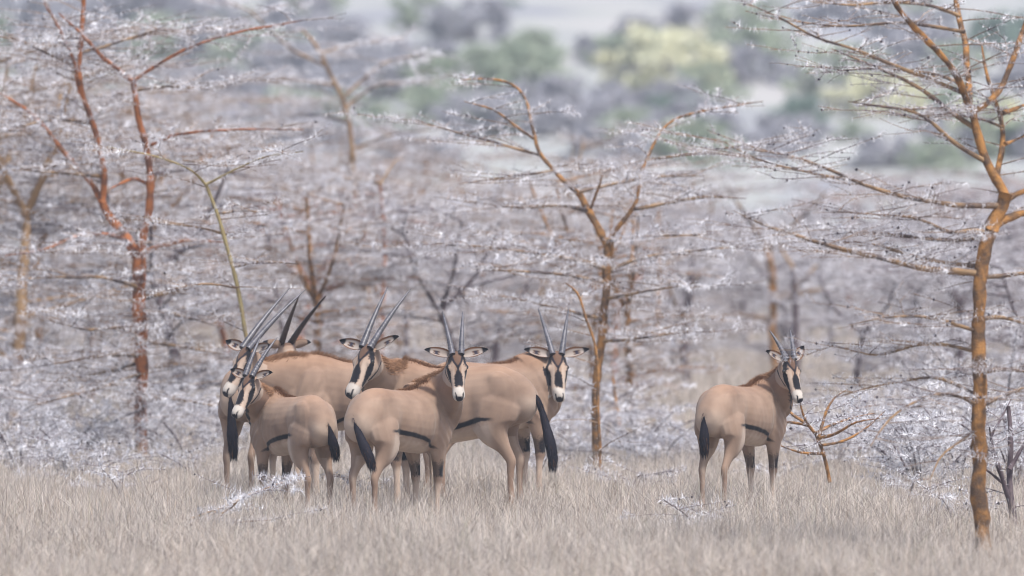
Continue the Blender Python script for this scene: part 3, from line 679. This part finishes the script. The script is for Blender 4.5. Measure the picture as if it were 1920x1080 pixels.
#        x    y     z    r_fore r_side
HIND = [(-.44, .08, .93, .17, .08), (-.43, .11, .84, .20, .09), (-.40, .122, .72, .18, .085), (-.425, .122, .62, .12, .062), (-.485, .112, .53, .060, .038), (-.53, .108, .46, .045, .030),
        (-.55, .105, .415, .040, .030), (-.545, .105, .34, .028, .024), (-.545, .105, .22, .025, .022), (-.55, .105, .13, .032, .028), (-.525, .105, .075, .028, .027), (-.50, .105, .04, .045, .036), (-.49, .105, .0, .052, .04)]
FORE = [(.40, .10, .98, .12, .06), (.37, .125, .85, .16, .08), (.345, .135, .74, .14, .075), (.34, .125, .64, .09, .06), (.355, .118, .55, .062, .048), (.365, .11, .46, .046, .038),
        (.37, .108, .40, .044, .037), (.365, .105, .34, .03, .026), (.362, .105, .22, .025, .022), (.362, .105, .13, .031, .027), (.38, .105, .075, .027, .026), (.40, .105, .04, .044, .036), (.41, .105, .0, .05, .04)]
#        a      centre half-h half-w
HEAD = [(-.075, -.070, .03, .03), (-.055, -.075, .062, .058), (-.01, -.082, .088, .080), (.045, -.090, .100, .088), (.09, -.094, .102, .092), (.145, -.092, .090, .080), (.20, -.084, .074, .064),
        (.25, -.076, .060, .054), (.29, -.070, .054, .051), (.325, -.068, .053, .054), (.355, -.068, .049, .052), (.378, -.068, .038, .042), (.392, -.068, .018, .024)]

def oryx(cfg):
    s = cfg.get('s', 1.0); th = math.radians(cfg['th']); D = cfg['D']
    c = P(cfg['px'], 900, D); c[2] = float(ground_z(c[0], c[1]))
    fw = np.array((math.cos(th), math.sin(th), 0)); lf = np.array((-math.sin(th), math.cos(th), 0)); up = np.array((0, 0, 1.0))
    R = np.stack([fw, lf, up], 1)                        # local -> world
    def loc(pw): return R.T @ (np.asarray(pw) - c) / s
    # head frame
    hp = loc(P(cfg['head'][0], cfg['head'][1], D + cfg.get('hd', 0)))
    hy, hpi, hr = [math.radians(v) for v in cfg['face']]   # world yaw of the nose, pitch down, roll
    f = np.array((math.cos(hpi) * math.cos(hy), math.cos(hpi) * math.sin(hy), -math.sin(hpi)))
    u = np.array((math.sin(hpi) * math.cos(hy), math.sin(hpi) * math.sin(hy), math.cos(hpi)))
    sd = np.cross(u, f)                                  # the animal's left
    u2 = u * math.cos(hr) + sd * math.sin(hr); sd = sd * math.cos(hr) - u * math.sin(hr); u = u2
    f, u, sd = R.T @ f, R.T @ u, R.T @ sd
    H = np.stack([f, u, sd], 1); hs = cfg.get('hs', 1.0)
    mb = MB()
    X, Yv, Z = np.eye(3)
    ts = resample(TORSO, 44); bel = cfg.get('bel', 0.0)
    ts[:, 2] -= bel * sm(-.62, -.3, ts[:, 0]) * sm(.55, .2, ts[:, 0])
    fat = cfg.get('fat', 1.0)
    etube(mb, np.stack([ts[:, 0], 0 * ts[:, 0], (ts[:, 1] + ts[:, 2]) / 2], -1), np.tile(Z, (44, 1)), np.tile(Yv, (44, 1)), (ts[:, 1] - ts[:, 2]) / 2, ts[:, 3] * fat, 28)
    steps = cfg.get('steps', (0, 0, 0, 0))
    for li, (rows, sgn) in enumerate(((HIND, 1), (HIND, -1), (FORE, 1), (FORE, -1))):
        q = resample(rows, 40)
        k = np.clip((.75 - q[:, 2]) / .75, 0, 1)
        ctr = np.stack([q[:, 0] + steps[li] * k, q[:, 1] * sgn, q[:, 2]], -1)
        t = np.gradient(ctr, axis=0); t /= np.linalg.norm(t, axis=1)[:, None]
        U = np.cross(np.tile(Yv, (40, 1)), t); U /= np.linalg.norm(U, axis=1)[:, None]
        etube(mb, ctr, U, np.cross(t, U), q[:, 3], q[:, 4], 14)
    # shoulder and haunch roundness
    for (cx, cz, rx, rz, ry, y0) in ((.37, .86, .15, .23, .07, .125), (-.45, .87, .18, .22, .075, .105)):
        for sgn in (1, -1):
            a = np.linspace(-1, 1, 14); rr = np.sqrt(np.clip(1 - a * a, .02, 1))
            etube(mb, np.stack([0 * a + cx, 0 * a + y0 * sgn, cz + a * rz], -1), np.tile(X, (14, 1)), np.tile(Yv, (14, 1)), rr * rx, rr * ry, 14)
    # neck
    p0 = np.array((.36, 0, .93)); p3 = hp + H @ np.array((.005, -.09, 0)) * hs
    nd = p3 - p0
    fh = f.copy(); fh[2] = 0
    c1 = p0 + np.array((.20, nd[1] * .15, .13)) * cfg.get('nb', 1.0); c2 = p3 - (np.array((0, 0, .22)) + fh * .10)
    t = np.linspace(0, 1, 30)[:, None]
    nk = (1 - t) ** 3 * p0 + 3 * (1 - t) ** 2 * t * c1 + 3 * (1 - t) * t * t * c2 + t ** 3 * p3
    tg = np.gradient(nk, axis=0); tg /= np.linalg.norm(tg, axis=1)[:, None]
    d0 = nrm((-.62, 0, .78)); d1 = nrm(-fh * 1.0 + u * .15)
    tt = sm(0, 1, t[:, 0])[:, None]
    if np.dot(d0, d1) < -.2: d0b = nrm(d0 + np.array((0, np.sign(-f[1] or 1) * .5, 0)))
    else: d0b = d0
    dv = d0b * (1 - tt) + d1 * tt; dv -= tg * (dv * tg).sum(1)[:, None]; dv /= np.linalg.norm(dv, axis=1)[:, None]
    sv_ = np.cross(tg, dv)
    tq = t[:, 0]
    nh = np.interp(tq, (0, .3, .6, .85, 1), (.235, .185, .135, .108, .09)) * cfg.get('nk', 1.0); nw = np.interp(tq, (0, .3, .6, .85, 1), (.15, .115, .088, .073, .062)) * (1 + (cfg.get('nk', 1.0) - 1) * .8)
    etube(mb, nk, dv, sv_, nh, nw, 22)
    # head
    hq = resample(HEAD, 44) * hs
    ctr = hp + hq[:, :1] * f + hq[:, 1:2] * u
    etube(mb, ctr, np.tile(u, (44, 1)), np.tile(sd, (44, 1)), hq[:, 2], hq[:, 3], 24)
    for sg in (1, -1):                                     # brow and cheek
        a = np.linspace(-1, 1, 10); rr = np.sqrt(np.clip(1 - a * a, .02, 1))
        etube(mb, hp + hs * ((.085 + a[:, None] * .045) * f + (-.040) * u + sg * .068 * sd), np.tile(u, (10, 1)), np.tile(sd, (10, 1)), rr * .028 * hs, rr * .021 * hs, 12)
        etube(mb, hp + hs * ((.09 + a[:, None] * .11) * f + (-.12) * u + sg * .045 * sd), np.tile(u, (10, 1)), np.tile(sd, (10, 1)), rr * .06 * hs, rr * .032 * hs, 12)
    raw = mb.mesh('raw', [])
    ob = bpy.data.objects.new('raw', raw); COL.objects.link(ob)
    m1 = ob.modifiers.new('r', 'REMESH'); m1.mode = 'VOXEL'; m1.voxel_size = .0085
    m2 = ob.modifiers.new('s', 'SMOOTH'); m2.factor = .5; m2.iterations = 5
    dg = bpy.context.evaluated_depsgraph_get(); dg.update()
    me = bpy.data.meshes.new_from_object(ob.evaluated_get(dg)); me.name = 'body'
    bpy.data.objects.remove(ob); bpy.data.meshes.remove(raw)
    n = len(me.vertices); V = np.empty(n * 3, np.float32); me.vertices.foreach_get('co', V); V = V.reshape(-1, 3).astype(float)
    N = np.empty(n * 3, np.float32); me.vertices.foreach_get('normal', N); N = N.reshape(-1, 3)
    x, y, z = V.T
    trunkish = sm(.45, .6, z) * sm(.50, .42, x)
    dsp = .0045 * np.sin(x * 13 + 2.2 * np.sin(z * 6 + y * 5)) * np.sin(z * 8 + 1.7 * np.sin(x * 7)) * trunkish
    dsp += .0035 * np.sin((x * .5 + z * .28) * 150 + 2.5 * np.sin(z * 9)) * sm(.20, .30, x) * sm(.62, .5, x) * sm(.6, .75, z) * sm(1.1, .95, z)     # folds at the neck root
    dsp += -.022 * np.exp(-(((x + .24) / .055) ** 2 + ((z - .82) / .18) ** 2))                                                       # hollow of the flank
    dsp += -.010 * np.exp(-(((x - .205) / .035) ** 2 + ((z - .80) / .20) ** 2))                                                      # behind the shoulder
    dsp += .009 * np.exp(-(((x - .36 + (z - .95) * .45) / .028) ** 2 + ((z - .97) / .13) ** 2))                                         # shoulder blade
    dsp += .012 * np.exp(-(((x + .40) / .05) ** 2 + ((z - 1.06) / .035) ** 2)) + .0009 * np.sin(x * 95 + z * 20) * sm(-.25, -.1, x) * sm(.2, .1, x) * sm(.6, .7, z) * sm(1.0, .9, z)
    V = V + N * dsp[:, None]
    me.vertices.foreach_set('co', V.astype(np.float32).ravel()); me.update()
    # ---- coat colours: the animal's own markings
    x, y, z = V.T
    ph = (V - hp) @ H / hs; a, b, l = ph.T; al = np.abs(l)
    dn = np.linalg.norm(V[:, None] - nk[None], axis=2); ni = dn.argmin(1); ndist = dn.min(1)
    rel = V - nk[ni]; nd_ = (rel * dv[ni]).sum(1); ns_ = (rel * sv_[ni]).sum(1)
    jit = rng.normal(0, .004, n) + .006 * np.sin(x * 60 + z * 40) * np.sin(y * 70)
    isneck = (ndist < .26) & (ni > 5) & (x > .1)
    col = np.tile(TAN, (n, 1)) * (1 + .05 * np.sin(x * 9 + y * 7)[:, None] * np.sin(z * 11)[:, None])
    col = lerp(col, TANB, sm(1.02, 1.15, z) * .55)
    body = (x < .62) & (z > .3)
    rump = sm(-.52, -.70, x) * sm(.50, .66, z) * sm(.98, .85, z)
    col = lerp(col, CREAM * .85, rump * .6)
    fline = np.interp(x, (-.42, -.30, -.1, .05, .15, .24, .30), (.80, .80, .765, .735, .705, .66, .63)) - bel * .75 - bel * np.clip(x + .35, 0, .6) * 1.6
    torso = sm(-.46, -.38, x) * sm(.30, .22, x)
    col = lerp(col, CREAM * .88, (sm(.0, -.06, z - fline + jit) * torso * (z > .45)))
    lw = np.interp(x, (-.36, -.3, .2, .3), (.010, .019, .012, .003))
    col = lerp(col, BLACK, sm(lw * 1.4, lw * .8, np.abs(z - fline + jit * .25)) * torso * (np.abs(y) > .06))
    # inner legs pale, foreleg bands
    leg = z < .60
    inner = sm(.10, .085, np.abs(y)) * sm(.70, .6, z)
    col = lerp(col, CREAM, inner * .5 * leg)
    fl_ = (x > .2 + 0 * x) & (z < .62)
    col = lerp(col, CREAM, fl_ * sm(.40, .34, z) * .8)
    col = lerp(col, BLACK, fl_ * sm(.405, .425, z + jit) * sm(.55, .51, z + jit * 3) * cfg.get('band', 1.0) * (.6 + .4 * sm(.33, .355, x + jit * 2)))
    col = lerp(col, BLACK, fl_ * (z < .42) * (z > .1) * sm(.0, .01, x - (.362 + .03)) * .6)
    col = lerp(col, BROWN, (x < -.3) * sm(.40, .34, z) * .22)
    col = lerp(col, BLACK, (z < .055) * 1.0)
    # neck: throat line and paler underside
    nr = nh[ni]
    col = lerp(col, BLACK, isneck * (nd_ < -.45 * nr) * sm(.024, .014, np.abs(ns_) + jit) * (a < .25))
    col = lerp(col, MANE * 1.15, isneck * sm(.72, .92, nd_ / nr + jit * 8) * sm(.055, .035, np.abs(ns_)) * .7)
    col = lerp(col, MANE * 1.15, sm(.035, .015, np.abs(y) + jit) * sm(1.08, 1.12, z) * sm(-.15, .1, x) * .6)
    # face
    HA = np.array(HEAD); hc, hh, hw = [np.interp(a, HA[:, 0], HA[:, k]) for k in (1, 2, 3)]
    hd = (a > -.09) & (a < .43) & (al < hw + .028) & (np.abs(b - hc) < hh + .022) & ((a > .0) | (b > -.12))
    fc = np.tile(TAN * 1.08, (n, 1))
    fc = lerp(fc, CREAM * .93, sm(.02, .16, a) * sm(.024, .034, al) * sm(-.13, -.09, b) * .75)
    fc = lerp(fc, CREAM * .85, sm(-.09, -.12, b) * .7)
    top = sm(-.080, -.060, b)
    vee = np.interp(a, (-.06, .0, .05, .10, .125), (.050, .050, .038, .012, .0))       # heart shaped forehead patch
    fc = lerp(fc, (.135, .078, .055), top * sm(.004, -.004, al - vee + jit * .5) * (a < .125))
    fc = lerp(fc, BLACK * 1.5, top * sm(.012, .006, np.abs(al - vee + .004)) * (a < .125) * (a > -.02))
    fc = lerp(fc, BLACK, top * sm(.009, .004, al) * (a > .09) * (a < .15))
    nw_ = np.interp(a, (.12, .15, .18, .24, .275), (.006, .022, .034, .037, .030))
    fc = lerp(fc, BLACK, top * sm(.004, -.004, al - nw_ + jit * .5) * sm(.118, .13, a) * sm(.292, .280, a + jit))
    fc = lerp(fc, WHITE, sm(.280, .298, a + jit * .6))
    # eye stripe: from the horn base over the eye down the cheek
    eb = np.interp(a, (-.03, .08, .16, .26), (-.010, -.040, -.070, -.095)); ew = np.interp(a, (-.03, .07, .16, .26), (.012, .024, .027, .018))
    fc = lerp(fc, BLACK, sm(.040, .047, al + a * .07) * sm(.004, -.004, np.abs(b - eb) - ew + jit * .5) * (a < .27) * (a > -.03))
    fc = lerp(fc, BLACK, sm(.012, .007, np.abs(b + .150 - a * .12)) * (a < .2) * (a > -.05))
    # nostrils, nose and lips
    fc = lerp(fc, BLACK, (a > .335) * sm(.010, .005, np.abs(al - .024 - (b + .05) * .35)) * (b > -.072) * (b < -.025))
    fc = lerp(fc, BLACK * 1.5, (a > .350) * sm(.032, .026, al + np.abs(b + .058) * .5) * (b < -.03))
    fc = lerp(fc, BLACK, (a > .32) * sm(.005, .003, np.abs(b + .090)) * (al < .045) * .8)
    col = np.where(hd[:, None], fc, col)
    ca = me.color_attributes.new('col', 'FLOAT_COLOR', 'POINT'); cc = np.ones((n, 4), np.float32); cc[:, :3] = np.clip(col, 0, 1)
    ca.data.foreach_set('color', cc.ravel())
    me.materials.clear(); me.materials.append(M['fur'])
    me.polygons.foreach_set('use_smooth', np.ones(len(me.polygons), bool))
    root = empty('oryx', c, th); root.scale = (s, s, s); tag(root, cfg['label'], 'oryx', cfg.get('group'))
    link('body', me, root)
    # horns
    hl = cfg.get('horn', .6); hn = 60
    for sg in (1, -1):
        tt_ = np.linspace(0, 1, hn)
        sp_ = cfg.get('splay', .13); bk = cfg.get('back', 0.0); cv = cfg.get('curve', .10)
        dirn = nrm(-f * 1.0 + u * bk)
        q = hp + hs * (-.02 * f - .005 * u + sg * .038 * sd) + hl * tt_[:, None] * dirn + (hl * sp_ * sg * tt_ + hl * .02 * sg * tt_ ** 2)[:, None] * sd + (hl * cv * (tt_ ** 2 - .0))[:, None] * (-u * .9)
        r_ = (.0215 * (1 - tt_) ** .75 + .0022) * hs * 1.15
        r_ = r_ * (1 + .09 * np.sin(tt_ * hl * 230) * (tt_ < .55))
        hm = MB(); hm.tube(q, r_, 10); link('horn', hm.mesh('horn', [M[cfg.get('hmat', 'horn_grey')]], True), root)
    # ears
    el = cfg.get('ear', (.0, .0)); EL = .212 * hs * cfg.get('es', 1.0)
    for sg, lift in ((1, el[0]), (-1, el[1])):
        if lift is None: continue
        ed = nrm(sg * sd * 1.0 + u * .12 - f * (.18 + lift)); en = nrm(f * .25 + u * 1.0 - ed * np.dot(f * .25 + u, ed)) if cfg.get('ear_up') else nrm(-cfg.get('earn', 1) * 0 * f + u - ed * np.dot(u, ed))
        ew_ = np.cross(ed, en)
        nu, nv = 16, 13; V2 = []; C2 = []
        for i in range(nu):
            tu = i / (nu - 1); wdt = .047 * hs * (math.sin(math.pi * min(1, .12 + tu * .88) ** .85) ** .75 * .95 + .05 * (1 - tu))
            for j in range(nv):
                tv = j / (nv - 1) * 2 - 1
                V2.append(hp + hs * (-.035 * f - .03 * u + sg * .062 * sd) + ed * EL * tu + ew_ * wdt * tv + en * (.030 * hs * (tv * tv - .6) * (1 - .5 * tu)))
                cc_ = np.array((.34, .295, .27))
                if abs(tv) > .72: cc_ = BROWN
                if .35 < tu < .62 and (.15 < abs(tv) < .35): cc_ = BROWN * .7
                if .46 < tu < .54 and abs(tv) < .4: cc_ = BLACK * 3
                if tu > .78: cc_ = BLACK
                C2.append(cc_)
        V2 = np.array(V2); C2 = np.array(C2)
        back = V2 - en * .004
        F2 = [(i * nv + j, i * nv + j + 1, (i + 1) * nv + j + 1, (i + 1) * nv + j) for i in range(nu - 1) for j in range(nv - 1)]
        eb_ = MB(); eb_.add(V2, F2, 0, C2)
        bc = np.tile(TAN, (nu * nv, 1)); bc[int(nu * .8) * nv:] = BLACK
        eb_.add(back, [t_[::-1] for t_ in F2], 0, bc)
        link('ear', eb_.mesh('ear', [M['fur']], True), root)
    # eyes
    for sg in (1, -1):
        e0 = hp + hs * (.080 * f - .044 * u + sg * .080 * sd); er = .0165 * hs
        a_ = np.linspace(-1, 1, 9); rr = np.sqrt(np.clip(1 - a_ * a_, .001, 1))
        em = MB(); etube(em, e0 + a_[:, None] * er * u, np.tile(f, (9, 1)), np.tile(sd, (9, 1)), rr * er * 1.15, rr * er, 12)
        link('eye', em.mesh('eye', [M['eye']], True), root)
    # mane: short upright hairs along the neck crest and withers
    r = np.random.default_rng(cfg['seed']); mm = MB()
    crest = [(nk[i] + dv[i] * nh[i] * .93, dv[i], -tg[i], sv_[i]) for i in range(6, 29)]
    for xx in np.linspace(.36, -.05, 9):
        zt = float(np.interp(xx, [q[0] for q in TORSO], [q[1] for q in TORSO])); crest.insert(0, (np.array((xx, 0, zt - .01)), Z, -X, Yv))
    crest = crest[:9][::1] + crest[9:]
    m_ = len(crest); nh_ = 9000
    ti = r.uniform(0, m_ - 1.001, nh_); 
    for q in ti:
        i = int(q); g = q - i; A, B = crest[i], crest[i + 1]
        if np.linalg.norm(A[0] - B[0]) > .2: continue
        p = A[0] * (1 - g) + B[0] * g; dd = nrm(A[1] * (1 - g) + B[1] * g); bk_ = nrm(A[2]); s2 = nrm(A[3])
        fall = 1.0 if i > 9 else .45 + .06 * i
        lat = r.normal(0, .02); p = p + s2 * lat - dd * (abs(lat) * .5)
        L = r.uniform(.03, .075) * fall; o = nrm(dd + bk_ * r.uniform(.3, 1.0) + s2 * r.normal(0, .25) + s2 * lat * 14)
        wv = nrm(np.cross(o, r.normal(0, 1, 3))) * .0019
        cc_ = (MANE if r.random() < .4 else TANB) * r.uniform(.6, 1.3)
        mm.add([p - wv, p + wv, p + o * L], [(0, 1, 2)], 0, cc_)
    link('mane', mm.mesh('mane', [M['hair']]), root)
    # tail
    tp = cfg.get('tail')
    if tp is not None:
        base = np.array((-.615, 0, cfg.get('tz', 1.0))); sw, bkk = tp[0], tp[1]; L = tp[2] if len(tp) > 2 else .62
        q = resample([base, base + (-.075 - bkk * .2, sw * .06, -.09), base + (-.085 - bkk * .6, sw * .4, -.30 * L / .62), base + (-.07 - bkk, sw * .85, -.50 * L / .62), base + (-.06 - bkk * 1.1, sw, -L)], 30)
        tt_ = np.linspace(0, 1, 30)
        rad = np.interp(tt_, (0, .12, .35, .62, .82, .94, 1), (.022, .015, .021, .042, .034, .014, .003))
        tw = MB(); cl = lerp(np.tile(TAN, (30, 1)), BLACK * 1.4, sm(.07, .17, tt_))
        tw.tube(q, rad, 12, 0, cl)
        for _ in range(1300):
            g = r.uniform(.16, .97); i = int(g * 28); a_ = r.uniform(0, 6.28); p = q[i]
            off = nrm(np.cross(q[i + 1] - q[i], (math.cos(a_), math.sin(a_), .1))); p = p + off * rad[i] * .9
            o = nrm(nrm(q[i + 1] - q[i]) + off * r.uniform(.02, .22)); Lh = r.uniform(.03, .08); wv = nrm(np.cross(o, r.normal(0, 1, 3))) * .0025
            tw.add([p - wv, p + wv, p + o * Lh], [(0, 1, 2)], 0, BLACK * r.uniform(.8, 2.5) if r.random() < .93 else BROWN)
        link('tail', tw.mesh('tail', [M['hair']], True), root)
    return root

HERD = [
 dict(seed=1, label='oryx with the longest grey horns at the left, broadside and turning its face left', px=680, D=83.1, th=187, s=1.08, head=(457, 657), hd=-.25, hs=.95, face=(-142, 55, 6), horn=.66, back=-.15, splay=.06, band=0, tail=None, ear=(0, 0)),
 dict(seed=2, label='oryx with dark brown horns facing away behind the leftmost oryx', px=500, D=84.1, th=68, s=1.04, head=(533, 650), hd=.55, face=(115, 50, 0), horn=.66, back=-.15, splay=.10, hmat='horn_dark', es=.7, tail=(-.02, .02, .6), ear=(0, 0)),
 dict(seed=3, label='small young oryx in front at the left, rump to camera and face turned left', px=548, D=80.4, th=116, s=.91, head=(464, 708), hd=-.05, face=(-128, 55, 4), horn=.44, back=.0, splay=.10, hs=.95, es=.85, ear=(.1, .1), tail=(-.10, .0, .40)),
 dict(seed=4, label='oryx standing broadside to the left with long blurred horns and its rump at right', px=838, D=82.0, th=161, s=1.06, head=(684, 655), hd=-.45, face=(-131, 56, 6), horn=.58, back=-.03, splay=.10, ear=(.45, -.05), tail=(.05, .17, .62), tz=.97, bel=.085),
 dict(seed=5, label='oryx in the centre foreground, rump to the left and looking back at the camera', px=753, D=80.0, th=57, s=.97, head=(857, 668), hd=.0, face=(-82, 58, 0), hs=.96, horn=.43, splay=.09, tail=(-.17, .0, .50), nk=1.22),
 dict(seed=6, label='oryx with upright horns facing the camera behind the broadside oryx', px=925, D=84.6, th=33, s=1.05, head=(1045, 668), hd=.1, face=(-84, 58, 0), hs=.96, horn=.45, splay=.17, tail=None, nk=1.22),
 dict(seed=7, label='lone young oryx standing apart at the right, looking back over its shoulder', px=1392, D=81.0, th=62, s=.93, es=.85, head=(1484, 677), hd=.05, face=(-62, 58, 0), hs=.95, horn=.31, splay=.19, tail=(.02, .0, .45), nk=1.12, ear=(.9, .35)),
]
for cfg in HERD: oryx(cfg)

# ------------------------------------------------------------------ haze
def haze():
    x0, x1, y0, y1, z0, z1 = -880, 880, -28, 2580, -6, 100
    V = [(x, y, z) for z in (z0, z1) for y in (y0, y1) for x in (x0, x1)]
    F = [(0, 2, 3, 1), (4, 5, 7, 6), (0, 1, 5, 4), (2, 6, 7, 3), (0, 4, 6, 2), (1, 3, 7, 5)]
    m = bpy.data.materials.new('haze'); m.use_nodes = True; n = m.node_tree.nodes
    n.remove(n['Principled BSDF']); v = n.new('ShaderNodeVolumePrincipled')
    v.inputs['Color'].default_value = (.84, .90, 1.0, 1); v.inputs['Density'].default_value = .0007; v.inputs['Anisotropy'].default_value = .2
    m.node_tree.links.new(v.outputs[0], n['Material Output'].inputs['Volume'])
    tag(link('haze', build_mesh('haze', V, np.array(F).ravel(), np.full(6, 4), [m])), 'pale lilac air over the plain', 'haze', kind='stuff')
haze()
